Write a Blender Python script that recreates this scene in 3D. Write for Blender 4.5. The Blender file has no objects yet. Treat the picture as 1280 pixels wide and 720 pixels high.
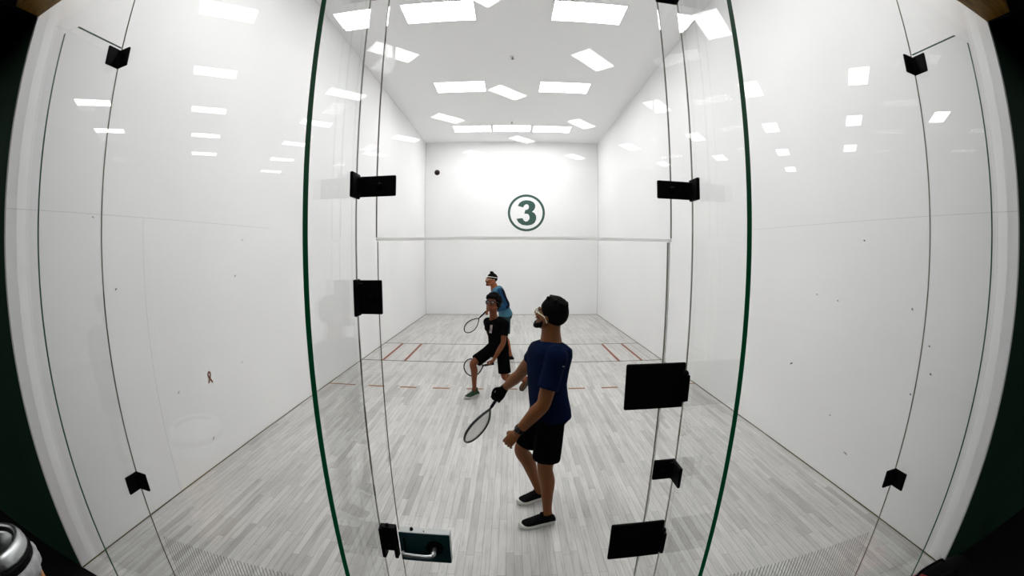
import bpy, bmesh, math, random
from mathutils import Vector as V, Matrix, Quaternion
random.seed(7)
S = bpy.context.scene
COL = S.collection
PI = math.pi

# ------------------------------------------------------------------ helpers
def link(name, me, mat=None, parent=None, loc=None):
    o = bpy.data.objects.new(name, me); COL.objects.link(o)
    if mat is not None and me is not None and not me.materials:
        for m in (mat if isinstance(mat, (list, tuple)) else [mat]): me.materials.append(m)
    if parent is not None: o.parent = parent
    if loc is not None: o.location = loc
    return o

def obj(name, bm, mat, parent=None, smooth=False, bevel=0, loc=None, world=False):
    """one mesh object out of a bmesh; world=True: coordinates are world ones although it has a parent placed elsewhere"""
    if world and parent is not None:
        q = parent; t = V((0, 0, 0))
        while q is not None: t += q.location; q = q.parent
        bmesh.ops.translate(bm, verts=bm.verts, vec=-t)
    bmesh.ops.recalc_face_normals(bm, faces=bm.faces)
    me = bpy.data.meshes.new(name); bm.to_mesh(me); bm.free()
    if smooth:
        for p in me.polygons: p.use_smooth = True
    o = link(name, me, mat, parent, loc)
    if bevel:
        md = o.modifiers.new('bevel', 'BEVEL'); md.width = bevel; md.segments = 2; md.limit_method = 'ANGLE'; md.angle_limit = 0.7
    return o

def empty(name, loc=(0, 0, 0)):
    o = bpy.data.objects.new(name, None); COL.objects.link(o); o.location = loc; o.empty_display_size = .1
    return o

def tag(o, label=None, cat=None, group=None, kind=None):
    if label: o['label'] = label
    if cat: o['category'] = cat
    if group: o['group'] = group
    if kind: o['kind'] = kind
    return o

def struct(o, label=None, cat=None):
    return tag(o, label, cat, None, 'structure')

def box(bm, x0, x1, y0, y1, z0, z1):
    r = bmesh.ops.create_cube(bm, size=1)
    bmesh.ops.scale(bm, verts=r['verts'], vec=(x1 - x0, y1 - y0, z1 - z0))
    bmesh.ops.translate(bm, verts=r['verts'], vec=((x0 + x1) / 2, (y0 + y1) / 2, (z0 + z1) / 2))
    return r['verts']

def B(*boxes):
    bm = bmesh.new()
    for b in boxes: box(bm, *b)
    return bm

def prism(bm, pts, d, axis):
    """polygon pts (3-D) extruded by vector d"""
    vs = [bm.verts.new(p) for p in pts]; f = bm.faces.new(vs)
    r = bmesh.ops.extrude_face_region(bm, geom=[f])
    bmesh.ops.translate(bm, verts=[g for g in r['geom'] if isinstance(g, bmesh.types.BMVert)], vec=axis * d)

def loft(bm, rings, caps=True):
    """rings: equal-length lists of points"""
    R = [[bm.verts.new(p) for p in r] for r in rings]
    n = len(R[0])
    for a, b in zip(R, R[1:]):
        for i in range(n): bm.faces.new((a[i], a[(i + 1) % n], b[(i + 1) % n], b[i]))
    if caps: bm.faces.new(R[0][::-1]); bm.faces.new(R[-1])

def frames(pts, up=None):
    T = []
    for i in range(len(pts)):
        a = pts[max(i - 1, 0)]; b = pts[min(i + 1, len(pts) - 1)]
        T.append((b - a).normalized())
    u = V(up) if up is not None else (V((0, 0, 1)) if abs(T[0].z) < .9 else V((0, 1, 0)))
    out = []
    for t in T:
        u = (u - t * u.dot(t)).normalized(); out.append((t, u, t.cross(u)))
    return out

def tube(bm, pts, rad, seg=12, up=None, round_ends=True):
    """tapering tube; rad is a list of r or (r_up, r_side)"""
    pts = [V(p) for p in pts]
    if not isinstance(rad, (list, tuple)): rad = [rad] * len(pts)
    F = frames(pts, up); rings = []
    def ring(c, f, ru, rs): return [c + f[1] * (ru * math.cos(2 * PI * k / seg)) + f[2] * (rs * math.sin(2 * PI * k / seg)) for k in range(seg)]
    rr = [(r, r) if not isinstance(r, (tuple, list)) else r for r in rad]
    if round_ends:
        for a in (75, 45, 20):
            s, c = math.sin(math.radians(a)), math.cos(math.radians(a)); rings.append(ring(pts[0] - F[0][0] * (min(rr[0]) * s), F[0], rr[0][0] * c, rr[0][1] * c))
    for p, f, r in zip(pts, F, rr): rings.append(ring(p, f, *r))
    if round_ends:
        for a in (20, 45, 75):
            s, c = math.sin(math.radians(a)), math.cos(math.radians(a)); rings.append(ring(pts[-1] + F[-1][0] * (min(rr[-1]) * s), F[-1], rr[-1][0] * c, rr[-1][1] * c))
    loft(bm, rings)

def smooth_path(pts, n=6):
    """Catmull-Rom through pts; works on Vectors of any size given as tuples"""
    P = [tuple(p) for p in pts]; out = []
    for i in range(len(P) - 1):
        p0, p1, p2, p3 = P[max(i - 1, 0)], P[i], P[i + 1], P[min(i + 2, len(P) - 1)]
        for k in range(n):
            t = k / n
            out.append(tuple(.5 * (2 * b + (c - a) * t + (2 * a - 5 * b + 4 * c - d) * t * t + (3 * b - a - 3 * c + d) * t ** 3) for a, b, c, d in zip(p0, p1, p2, p3)))
    out.append(P[-1]); return out

def limb(bm, pr, seg=14, up=None, n=5, re=True):
    """pr: list of (point, radius) splined into a tube"""
    q = smooth_path([(*p, r) if not isinstance(r, tuple) else (*p, *r) for p, r in pr], n)
    tube(bm, [V(a[:3]) for a in q], [a[3] if len(a) == 4 else (a[3], a[4]) for a in q], seg, up, re)

def ball(bm, c, r, M=None, seg=20):
    r = (r, r, r) if not isinstance(r, (tuple, list)) else r
    q = bmesh.ops.create_uvsphere(bm, u_segments=seg, v_segments=seg // 2 + 2, radius=1)
    bmesh.ops.scale(bm, verts=q['verts'], vec=r)
    if M is not None: bmesh.ops.transform(bm, verts=q['verts'], matrix=M)
    bmesh.ops.translate(bm, verts=q['verts'], vec=V(c))
    return q['verts']

def lathe(bm, prof, c=(0, 0, 0), seg=48):
    c = V(c)
    rings = [[c + V((r * math.cos(2 * PI * k / seg), r * math.sin(2 * PI * k / seg), z)) for k in range(seg)] for r, z in prof]
    loft(bm, rings)

def fuse(bm, voxel, it=4, smooth=.5):
    """voxel-union of everything in bm -> one continuous surface"""
    bmesh.ops.recalc_face_normals(bm, faces=bm.faces)
    me = bpy.data.meshes.new('tmp'); bm.to_mesh(me); bm.free()
    o = bpy.data.objects.new('tmp', me); COL.objects.link(o)
    m = o.modifiers.new('r', 'REMESH'); m.mode = 'VOXEL'; m.voxel_size = voxel
    m = o.modifiers.new('s', 'SMOOTH'); m.factor = smooth; m.iterations = it
    dg = bpy.context.evaluated_depsgraph_get(); dg.update()
    new = bpy.data.meshes.new_from_object(o.evaluated_get(dg))
    bpy.data.objects.remove(o); bpy.data.meshes.remove(me)
    for p in new.polygons: p.use_smooth = True
    return new

# ------------------------------------------------------------------ materials
def mat(name, col, rough=.5, spec=.5, metal=0, coat=0):
    m = bpy.data.materials.new(name); m.use_nodes = True
    b = m.node_tree.nodes['Principled BSDF']
    b.inputs['Base Color'].default_value = (*col, 1); b.inputs['Roughness'].default_value = rough
    b.inputs['Specular IOR Level'].default_value = spec; b.inputs['Metallic'].default_value = metal
    b.inputs['Coat Weight'].default_value = coat
    return m

def noisy(name, c0, c1, scale, rough=.5, spec=.5, bump=0, detail=4, stretch=(1, 1, 1), lo=.35, hi=.65, coat=0):
    m = mat(name, c0, rough, spec, 0, coat); nt = m.node_tree; N = nt.nodes; L = nt.links; b = N['Principled BSDF']
    tc = N.new('ShaderNodeTexCoord'); mp = N.new('ShaderNodeMapping'); mp.inputs['Scale'].default_value = stretch
    n = N.new('ShaderNodeTexNoise'); n.inputs['Scale'].default_value = scale; n.inputs['Detail'].default_value = detail
    r = N.new('ShaderNodeValToRGB'); r.color_ramp.elements[0].position = lo; r.color_ramp.elements[1].position = hi
    r.color_ramp.elements[0].color = (*c0, 1); r.color_ramp.elements[1].color = (*c1, 1)
    L.new(tc.outputs['Object'], mp.inputs[0]); L.new(mp.outputs[0], n.inputs['Vector']); L.new(n.outputs['Fac'], r.inputs[0]); L.new(r.outputs[0], b.inputs['Base Color'])
    if bump:
        bp = N.new('ShaderNodeBump'); bp.inputs['Strength'].default_value = bump; bp.inputs['Distance'].default_value = .01
        L.new(n.outputs['Fac'], bp.inputs['Height']); L.new(bp.outputs[0], b.inputs['Normal'])
    return m

def emit(name, col, s):
    m = bpy.data.materials.new(name); m.use_nodes = True; nt = m.node_tree; nt.nodes.clear()
    e = nt.nodes.new('ShaderNodeEmission'); e.inputs[0].default_value = (*col, 1); e.inputs[1].default_value = s
    o = nt.nodes.new('ShaderNodeOutputMaterial'); nt.links.new(e.outputs[0], o.inputs[0]); return m

def glass(name, tint=(.994, .998, .995), f0=.042):
    """clear pane: see-through plus a mirror whose strength follows Fresnel on either face"""
    m = bpy.data.materials.new(name); m.use_nodes = True; nt = m.node_tree; N = nt.nodes; L = nt.links; N.clear()
    g = N.new('ShaderNodeNewGeometry'); d = N.new('ShaderNodeVectorMath'); d.operation = 'DOT_PRODUCT'
    L.new(g.outputs['Incoming'], d.inputs[0]); L.new(g.outputs['Normal'], d.inputs[1])
    def M(op, a, b=None):
        n = N.new('ShaderNodeMath'); n.operation = op
        for i, v in enumerate((a, b)):
            if v is None: continue
            if isinstance(v, (int, float)): n.inputs[i].default_value = v
            else: L.new(v, n.inputs[i])
        return n.outputs[0]
    c = M('ABSOLUTE', d.outputs['Value']); p = M('POWER', M('SUBTRACT', 1.0, c), 5.0)
    f = M('ADD', M('MULTIPLY', p, 1 - f0), f0)
    t = N.new('ShaderNodeBsdfTransparent'); t.inputs[0].default_value = (*tint, 1)
    gl = N.new('ShaderNodeBsdfGlossy'); gl.inputs['Roughness'].default_value = 0
    mx = N.new('ShaderNodeMixShader'); o = N.new('ShaderNodeOutputMaterial')
    L.new(f, mx.inputs[0]); L.new(t.outputs[0], mx.inputs[1]); L.new(gl.outputs[0], mx.inputs[2]); L.new(mx.outputs[0], o.inputs[0])
    return m

def translucent(name, col, amount):
    m = bpy.data.materials.new(name); m.use_nodes = True; nt = m.node_tree; N = nt.nodes; b = N['Principled BSDF']; b.inputs['Base Color'].default_value = (*col, 1); b.inputs['Roughness'].default_value = .4
    t = N.new('ShaderNodeBsdfTranslucent'); t.inputs[0].default_value = (*col, 1); x = N.new('ShaderNodeMixShader'); x.inputs[0].default_value = amount
    nt.links.new(b.outputs[0], x.inputs[1]); nt.links.new(t.outputs[0], x.inputs[2]); nt.links.new(x.outputs[0], N['Material Output'].inputs[0]); return m

WHITE = noisy('court_wall_white', (.775, .775, .78), (.815, .815, .815), .7, .55, .22, detail=5)
CEIL = mat('ceiling_white', (.87, .87, .87), .8, .2)
SEAM = mat('panel_seam', (.56, .56, .56), .7, .2)
EDGE = mat('green_glass_edge', (.0, .125, .042), .3, .35)
GLASS = glass('clear_glass')
SEAL = translucent('clear_seal', (.95, .95, .94), .85)
BLACK = mat('black_metal', (.0015, .0015, .002), .65, .12)
STEEL = mat('brushed_steel', (.55, .57, .58), .3, .5, 1)
TEAL = mat('lock_face', (.012, .05, .055), .35, .5, .4)
EDGE_D = mat('door_edge', (.07, .06, .03), .4, .4)
JOINT = translucent('glass_joint', (.20, .19, .13), .6)
LOCKTOP = mat('lock_case', (.62, .64, .63), .4, .5)
OLIVE = mat('floor_gap', (.09, .075, .03), .7, .2)
LINE_DARK = mat('line_brown', (.085, .07, .05), .5, .3)
LINE_RED = mat('line_red', (.21, .055, .018), .5, .3)
LINE_ORANGE = mat('line_orange', (.24, .095, .03), .5, .3)
NUMBER = mat('number_green', (.035, .085, .07), .5, .3)
STRIPE = mat('etched_line', (.22, .22, .21), .7, .1)
GREENWALL = noisy('lobby_green', (.004, .022, .010), (.008, .034, .018), 1.2, .7, .2)
DARK = mat('lobby_dark', (.006, .006, .007), .8, .1)
WOOD = noisy('soffit_wood', (.16, .085, .012), (.30, .16, .025), 6, .5, .3, stretch=(1, 8, 1))
CARPET = noisy('lobby_carpet', (.003, .003, .0033), (.006, .006, .0066), 60, .95, .1)
COURT_E = emit('court_light_diffuser', (1, .995, .985), 16)
LOBBY_E = emit('lobby_light_diffuser', (1, .995, .985), 10)
FIXT = mat('light_frame', (.8, .8, .8), .4, .4)

def floor_mat():
    m = mat('court_floor', (.5, .5, .5), .30, .45); nt = m.node_tree; N = nt.nodes; L = nt.links; b = N['Principled BSDF']
    tc = N.new('ShaderNodeTexCoord'); sx = N.new('ShaderNodeSeparateXYZ'); cb = N.new('ShaderNodeCombineXYZ')
    L.new(tc.outputs['Object'], sx.inputs[0]); L.new(sx.outputs['Y'], cb.inputs['X']); L.new(sx.outputs['X'], cb.inputs['Y'])
    br = N.new('ShaderNodeTexBrick'); br.offset = .37; br.offset_frequency = 2; br.squash = 1.35; br.squash_frequency = 3
    br.inputs['Scale'].default_value = 1; br.inputs['Brick Width'].default_value = .62; br.inputs['Row Height'].default_value = .057
    br.inputs['Mortar Size'].default_value = .0013; br.inputs['Mortar Smooth'].default_value = .3; br.inputs['Bias'].default_value = 0
    br.inputs['Color1'].default_value = (.0, .0, .0, 1); br.inputs['Color2'].default_value = (1, 1, 1, 1); br.inputs['Mortar'].default_value = (.5, .5, .5, 1)
    L.new(cb.outputs[0], br.inputs['Vector'])
    r = N.new('ShaderNodeValToRGB'); e = r.color_ramp.elements
    e[0].position = 0; e[0].color = (.39, .38, .365, 1); e[1].position = 1; e[1].color = (.56, .552, .535, 1)
    q = e.new(.22); q.color = (.465, .456, .44, 1); q = e.new(.6); q.color = (.515, .507, .49, 1)
    L.new(br.outputs['Color'], r.inputs[0])
    mp = N.new('ShaderNodeMapping'); mp.inputs['Scale'].default_value = (38, 3.2, 1); L.new(tc.outputs['Object'], mp.inputs[0])
    n = N.new('ShaderNodeTexNoise'); n.inputs['Scale'].default_value = 1; n.inputs['Detail'].default_value = 7; n.inputs['Roughness'].default_value = .65
    L.new(mp.outputs[0], n.inputs['Vector'])
    r2 = N.new('ShaderNodeValToRGB'); r2.color_ramp.elements[0].position = .27; r2.color_ramp.elements[0].color = (.66, .65, .63, 1); r2.color_ramp.elements[1].position = .52; r2.color_ramp.elements[1].color = (1, 1, 1, 1)
    L.new(n.outputs['Fac'], r2.inputs[0])
    n3 = N.new('ShaderNodeTexNoise'); n3.inputs['Scale'].default_value = 1.1; n3.inputs['Detail'].default_value = 5; L.new(tc.outputs['Object'], n3.inputs['Vector'])
    r3 = N.new('ShaderNodeValToRGB'); r3.color_ramp.elements[0].position = .3; r3.color_ramp.elements[0].color = (.87, .87, .87, 1); r3.color_ramp.elements[1].position = .6; r3.color_ramp.elements[1].color = (1, 1, 1, 1)
    L.new(n3.outputs['Fac'], r3.inputs[0])
    def mul(a, c, f=1):
        x = N.new('ShaderNodeMix'); x.data_type = 'RGBA'; x.blend_type = 'MULTIPLY'; x.inputs[0].default_value = f
        L.new(a, x.inputs[6]); L.new(c, x.inputs[7]); return x.outputs[2]
    c = mul(mul(r.outputs[0], r2.outputs[0], .9), r3.outputs[0])
    mx = N.new('ShaderNodeMix'); mx.data_type = 'RGBA'; mx.inputs[7].default_value = (.19, .175, .15, 1)
    L.new(br.outputs['Fac'], mx.inputs[0]); L.new(c, mx.inputs[6]); L.new(mx.outputs[2], b.inputs['Base Color'])
    return m
FLOOR = floor_mat()

# ------------------------------------------------------------------ camera (fisheye action lens)
CAM = V((-.0268, -13.385, 2.083)); YAW, PITCH, ROLL = .0033, -.0852, .0018
F0, K1, K2 = 480.866, .0728, -.0052
def lens_poly():
    """theta(r) as a quartic in sensor millimetres, least squares on the inverse of r = f (t + k1 t^3 + k2 t^5)"""
    mm = 36 / 1280
    T = [i * 1.5 / 300 for i in range(1, 301)]
    Rr = [F0 * (t + K1 * t ** 3 + K2 * t ** 5) * mm for t in T]; sc = 20.
    A = [[sum((r / sc) ** (i + j) for r in Rr) for j in range(1, 5)] for i in range(1, 5)]
    y = [sum(t * (r / sc) ** i for t, r in zip(T, Rr)) for i in range(1, 5)]
    for i in range(4):
        for k in range(i + 1, 4):
            q = A[k][i] / A[i][i]; A[k] = [a - q * b for a, b in zip(A[k], A[i])]; y[k] -= q * y[i]
    x = [0] * 4
    for i in (3, 2, 1, 0): x[i] = (y[i] - sum(A[i][j] * x[j] for j in range(i + 1, 4))) / A[i][i]
    return [x[i] / sc ** (i + 1) for i in range(4)]
cd = bpy.data.cameras.new('camera'); cam = bpy.data.objects.new('camera', cd); COL.objects.link(cam); S.camera = cam
cd.type = 'PANO'; cd.sensor_fit = 'HORIZONTAL'; cd.sensor_width = 36; cd.sensor_height = 36 * 9 / 16
ks = lens_poly()
cc = cd.cycles if hasattr(cd, 'cycles') and hasattr(cd.cycles, 'panorama_type') else cd
cc.panorama_type = 'FISHEYE_LENS_POLYNOMIAL'; cc.fisheye_fov = math.radians(200)
cc.fisheye_polynomial_k0 = 0
for i, k in enumerate(ks): setattr(cc, f'fisheye_polynomial_k{i + 1}', -k)
fwd = V((math.sin(YAW) * math.cos(PITCH), math.cos(YAW) * math.cos(PITCH), math.sin(PITCH))); rt = V((math.cos(YAW), -math.sin(YAW), 0)); up = rt.cross(fwd)
r2 = rt * math.cos(ROLL) + up * math.sin(ROLL); u2 = -rt * math.sin(ROLL) + up * math.cos(ROLL)
cam.matrix_world = Matrix(((r2.x, u2.x, -fwd.x, CAM.x), (r2.y, u2.y, -fwd.y, CAM.y), (r2.z, u2.z, -fwd.z, CAM.z), (0, 0, 0, 1)))
cd.clip_start = .01

# ------------------------------------------------------------------ the court
W, H, D = 3.048, 6.096, 12.2
YG = -12.12                                    # glass wall
fl = struct(obj('floor', B((-W, W, -D, 0, -.1, 0)), FLOOR))
struct(obj('ceiling', B((-W - .2, W + .2, -D, .2, H, H + .12)), CEIL))
wf = struct(obj('wall_front', B((-W - .2, W + .2, 0, .2, -.1, H)), WHITE))
for s, nm in ((-1, 'wall_left'), (1, 'wall_right')):
    a, b = sorted((s * W, s * (W + .027)))
    w = struct(obj(nm, B((a, b, -D, 0, -.1, H)), WHITE))
    m = bmesh.new(); x0, x1 = sorted((s * (W - .0008), s * W))
    box(m, x0, x1, -D, -9.0, 2.453, 2.4565)                        # horizontal joint of the wall panels
    if s < 0: box(m, x0, x1, -11.0015, -10.9985, 0, 2.455)
    obj('panel_seam', m, SEAM, w)
    m = bmesh.new(); x0, x1 = sorted((s * (W - .010), s * W)); box(m, x0, x1, -D, 0, 0, .006)
    obj('floor_gap', m, OLIVE, w)
struct(obj('trim_1', B((-W + .01, W - .01, -.010, 0, 0, .006)), OLIVE))
struct(obj('trim_2', B((-W, -W + .012, -.012, 0, .006, H)), SEAM)); struct(obj('trim_3', B((W - .012, W, -.012, 0, .006, H)), SEAM))
obj('panel_seam', B((-W + .02, W - .02, -.001, 0, 2.452, 2.456)), SEAM, wf)
struct(obj('wall_back', B((-W, W, -D + .04, -12.06, 3.955, H)), WHITE))
# court markings
z0, z1 = 0, .0012
obj('service_line', B((-W + .01, W - .01, -4.572 - .019, -4.572 + .019, z0, z1)), LINE_DARK, fl)
obj('short_line', B((-W + .01, W - .01, -6.096 - .019, -6.096 + .019, z0, z1)), LINE_DARK, fl)
for x in (-2.60, -2.14, 2.14, 2.62): obj('service_box_line', B((x - .028, x + .028, -6.076, -4.592, z0, z1)), LINE_RED, fl)
m = bmesh.new(); box(m, -W + .01, -2.56, -7.639, -7.601, z0, z1); box(m, 2.56, W - .01, -7.639, -7.601, z0, z1)
x = -2.33
while x < 2.4:
    box(m, x, x + .27, -7.645, -7.595, z0, z1); x += .535
obj('receiving_line', m, LINE_ORANGE, fl)

# the number on the front wall
sg = tag(empty('wall_sign', (.512, 0, 3.56)), 'dark green number 3 inside a ring painted on the front wall', 'sign')
m = bmesh.new(); n = 96; ro, ri = .645, .563
rings = [[(r * math.cos(2 * PI * k / n), y, r * math.sin(2 * PI * k / n)) for k in range(n)] for r, y in ((ri, -.001), (ri, -.003), (ro, -.003), (ro, -.001))]
loft(m, rings + [rings[0]], caps=False); bmesh.ops.remove_doubles(m, verts=m.verts, dist=1e-5)
obj('ring', m, NUMBER, sg)
three = [(238, 262), (262, 220), (300, 195), (350, 184), (410, 190), (455, 212), (478, 250), (474, 290), (455, 322), (432, 342), (465, 358), (488, 395), (490, 440), (470, 490), (430, 518), (370, 530), (300, 522), (250, 490), (220, 440), (303, 428), (318, 458), (345, 478), (375, 470), (398, 440), (398, 405), (385, 378), (360, 368), (328, 372), (340, 318), (368, 315), (388, 295), (390, 265), (375, 243), (348, 240), (328, 255), (312, 284)]
m = bmesh.new(); prism(m, [((x - 356) * .645 / 252, -.001, (357 - y) * .645 / 252) for x, y in three], .002, V((0, -1, 0)))
obj('numeral', m, NUMBER, sg)

# ceiling lights of the court: recessed 2 x 4 ft troffers
def troffer(name, lx, ly, em, depth=.05):
    t = empty(name)
    m = bmesh.new(); f = .018
    for a in ((-lx / 2, lx / 2, -ly / 2, -ly / 2 + f), (-lx / 2, lx / 2, ly / 2 - f, ly / 2), (-lx / 2, -lx / 2 + f, -ly / 2 + f, ly / 2 - f), (lx / 2 - f, lx / 2, -ly / 2 + f, ly / 2 - f)): box(m, *a, -.012, 0)
    obj('frame', m, FIXT, t)
    obj('diffuser', B((-lx / 2 + f, lx / 2 - f, -ly / 2 + f, ly / 2 - f, -.008, -.001)), em, t)
    return t
def copy_tree(o):
    c = o.copy(); COL.objects.link(c)
    for ch in o.children:
        d = ch.copy(); COL.objects.link(d); d.parent = c
    return c
proto = None
for lab, x, y in (('left ceiling light of the pair nearest the glass wall', -1.2, -7.70), ('right ceiling light of the pair nearest the glass wall', 1.23, -7.70),
                  ('left ceiling light of the second pair from the glass', -1.22, -4.64), ('right ceiling light of the second pair from the glass', 1.23, -4.62),
                  ('left ceiling light in the row of three by the front wall', -1.24, -1.47), ('middle ceiling light in the row of three by the front wall', 0, -1.47), ('right ceiling light in the row of three by the front wall', 1.26, -1.45),
                  ('left unseen ceiling light added overhead just inside the glass wall', -1.22, -10.75), ('middle unseen ceiling light added overhead just inside the glass wall', 0, -10.75), ('right unseen ceiling light added overhead just inside the glass wall', 1.23, -10.75)):  # last row is unseen, on the same spacing, added to brighten walls near the glass
    o = troffer('ceiling_light', 1.19, .59, COURT_E) if proto is None else copy_tree(proto)
    proto = proto or o
    o.location = (x, y, H); tag(o, lab, 'ceiling light', 'ceiling lights of the court')
for lab, y in (('small ceiling sprinkler just before the row of three lights', -2.1), ('small ceiling sprinkler in the middle of the court ceiling', -6.07)):
    t = tag(empty('ceiling_sprinkler', (0, y, H)), lab, 'sprinkler', 'ceiling sprinklers')
    m = bmesh.new(); lathe(m, [(.001, 0), (.05, 0), (.045, -.01), (.001, -.012)], seg=24); obj('escutcheon', m, FIXT, t)
    m = bmesh.new(); lathe(m, [(.001, -.012), (.014, -.012), (.014, -.05), (.03, -.052), (.03, -.056), (.001, -.058)], seg=16); obj('head', m, mat('sprinkler_metal', (.2, .2, .2), .4, .5, 1), t)

# ------------------------------------------------------------------ the glass back wall
GT = .012; y0, y1 = YG - GT / 2, YG + GT / 2
XL, XR = -1.972, 2.018                                       # outer fins
xl, xr = -.556, .606                                         # inner fins
DL, DR = -.481, .523                                         # door edges
GH = 3.95
def pane(name, xa, xb, za, zb, parent=None):
    m = B((xa, xb, y0, y1, za, zb)); m.faces.ensure_lookup_table()
    for f in m.faces: f.material_index = 0
    o = obj(name, m, [GLASS, EDGE_D], parent)
    for p in o.data.polygons: p.material_index = 1 if name == 'door_pane' and abs(p.normal.x) > .9 else 0
    return o
g = .0022
P = [struct(pane('window_1', -W + .004, XL - g, .006, GH)), struct(pane('window_2', XL + g, xl - g, .006, GH)), struct(pane('window_3', xl + g, DL - g, .006, GH)),
     struct(pane('window_4', DL + g, DR - g, 2.146, GH)), struct(pane('window_5', DR + g, xr - g, .006, GH)), struct(pane('window_6', xr + g, XR - g, .006, GH)), struct(pane('window_7', XR + g, W - .004, .006, GH))]
i = 4
for x in (XL, xl, xr, XR):
    struct(obj(f'trim_{i}', B((x - g * .7, x + g * .7, y0 + .003, y1 - .003, .006, GH)), JOINT)); i += 1
for x in (DL, DR):
    struct(obj(f'trim_{i}', B((x - g * .7, x + g * .7, y0 + .003, y1 - .003, 2.146, GH)), JOINT)); i += 1
struct(obj(f'trim_{i}', B((DL, DR, y0, y1, 2.134, 2.144)), SEAL)); i += 1
# fine etched stripes low on the two broad panes beside the door
for wn, xa, xb in ((P[1], XL + .06, xl - .03), (P[5], xr + .03, XR - .06)):
    m = bmesh.new(); x = xa
    while x < xb:
        box(m, x, x + .0035, y0 - .0004, y0 - .0001, .03, .62); x += .022
    obj('etched_stripes', m, STRIPE, wn)

# glass fins standing out from the wall, with angle brackets
def fin(x, side, label):
    """side: direction of the face turned to the door"""
    t = tag(empty('glass_fin', (x, YG, 0)), label, 'glass fin', 'glass fins bracing the court window')
    th = .008; ya, yb = -.346, y0 - YG - .001; top = 3.172
    m = bmesh.new(); prism(m, [(-th, ya, 0), (-th, yb, 0), (-th, yb, top), (-th, ya + .06, top), (-th, ya, top - .06)], 2 * th, V((1, 0, 0)))
    o = obj('pane', m, [GLASS, EDGE], t)
    for p in o.data.polygons: p.material_index = 0 if abs(p.normal.x) > .9 or p.normal.y > .5 or p.normal.z < -.5 else 1      # polished green edge in front and on top
    return t
def bracket(t, side, z, reach=.085, h=.10, leg=.085, fh=None, name='bracket', th=.012):
    fh = fh or h; s = side; a = .0085 * s; yb = y0 - YG - .001
    m = bmesh.new(); x0, x1 = sorted((a, a + s * reach)); box(m, x0, x1, yb - th, yb, z - h / 2, z + h / 2)
    x0, x1 = sorted((a, a + s * th)); box(m, x0, x1, yb - leg, yb - th * .5, z - fh / 2, z + fh / 2)
    x0, x1 = sorted((a + s * th * .5, a + s * th * 2.2)); prism(m, [(a, yb - th, z - h * .42), (a + s * .03, yb - th, z - h * .42), (a, yb - th - .03, z - h * .42)], h * .84, V((0, 0, 1)))
    br = obj(name, m, BLACK, t, bevel=.004)
    m = bmesh.new(); tube(m, [(a + s * reach * .6, yb - th + .002, z), (a + s * reach * .6, yb - th - .005, z)], .011, 16)
    obj('bolt', m, BLACK, br, smooth=True)
    return br
fLo = fin(XL, 1, 'glass fin far to the left, near the left wall'); bracket(fLo, 1, 3.10); bracket(fLo, 1, .975)
fLi = fin(xl, 1, 'glass fin with green edge left of the door, on its lock side'); bracket(fLi, 1, 3.10)
fRi = fin(xr, -1, 'glass fin with green edge right of the door, on its hinge side'); bracket(fRi, -1, 3.10); bracket(fRi, -1, 1.285, h=.085)
fRo = fin(XR, -1, 'glass fin far to the right, near the right wall'); bracket(fRo, -1, 3.10); bracket(fRo, -1, .975)
bracket(fLi, 1, 2.318, .138, .070, .075, .085, 'transom_bracket'); bracket(fRi, -1, 2.312, .130, .062, .07, .075, 'transom_bracket')
bracket(fLi, 1, 1.944, .088, .116, .05, .124, 'stop_plate')
m = bmesh.new(); yb = y0 - YG - .001
box(m, .0085, .0745, yb - .03, yb, .91, 1.032); box(m, .0085, .024, yb - .04, yb, .875, 1.03); box(m, .06, .0745, yb - .034, yb, .872, 1.025)
k = obj('strike_box', m, BLACK, fLi, bevel=.003)
m = bmesh.new(); tube(m, [(.04, yb - .015, 1.03), (.04, yb - .015, 1.036)], .008, 14); obj('screw', m, BLACK, k, smooth=True)

# the door: one clear leaf on two black hinges, lever lock at its left edge
dr = struct(empty('door_1', ((DL + DR) / 2, YG, 0)), 'frameless clear glass door with lever lock and two black hinges', 'door')
dp = pane('door_pane', DL + .004, DR - .012, .012, 2.132); dp.parent = dr; dp.location = (-dr.location[0], 0, 0); dp.data.transform(Matrix.Translation((0, -YG, 0)))
obj('edge_seal', B((DR - .011, DR - .005, y0, y1, .012, 2.132)), SEAL, dr, world=True)
for z, h, dz in ((1.628, .170, .0), (.945, .185, 0)):
    m = bmesh.new(); x0 = .372; yb = y0 - .001
    box(m, x0, xr - .010, yb - .014, yb, z - h / 2, z + h / 2)
    hg = obj('hinge', m, BLACK, dr, bevel=.006, world=True)
    m = bmesh.new(); tube(m, [(xr - .016, yb - .022, z - h * .28), (xr - .016, yb - .022, z + h * .28)], .013, 16); box(m, xr - .022, xr - .0095, yb - .05, yb - .008, z - h * .28, z + h * .28)
    obj('knuckle', m, BLACK, hg, world=True)
lx0, lx1, lz0, lz1, ly = -.466, -.262, .872, 1.024, y0 - .036
lk = obj('lock_case', B((lx0, lx1, ly, y0 - .001, lz0, lz1)), LOCKTOP, dr, bevel=.002, world=True)
obj('face_plate', B((lx0 + .001, lx1 - .001, ly - .002, ly, lz0 + .001, lz1 - .002)), TEAL, lk, world=True)
px, pz = lx1 - .062, .955
m = bmesh.new(); tube(m, [(px, ly - .002, pz), (px, ly - .010, pz)], .034, 32, round_ends=False); obj('rose', m, BLACK, lk, smooth=False, world=True)
m = bmesh.new(); q = smooth_path([(px, ly - .008, pz), (px, ly - .04, pz), (px - .006, ly - .055, pz), (px - .03, ly - .06, pz), (px - .108, ly - .056, pz), (px - .118, ly - .045, pz)], 6)
tube(m, q, [.011] * 8 + [(.009, .008)] * (len(q) - 8), 14); obj('lever', m, STEEL, lk, smooth=True, world=True)
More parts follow.
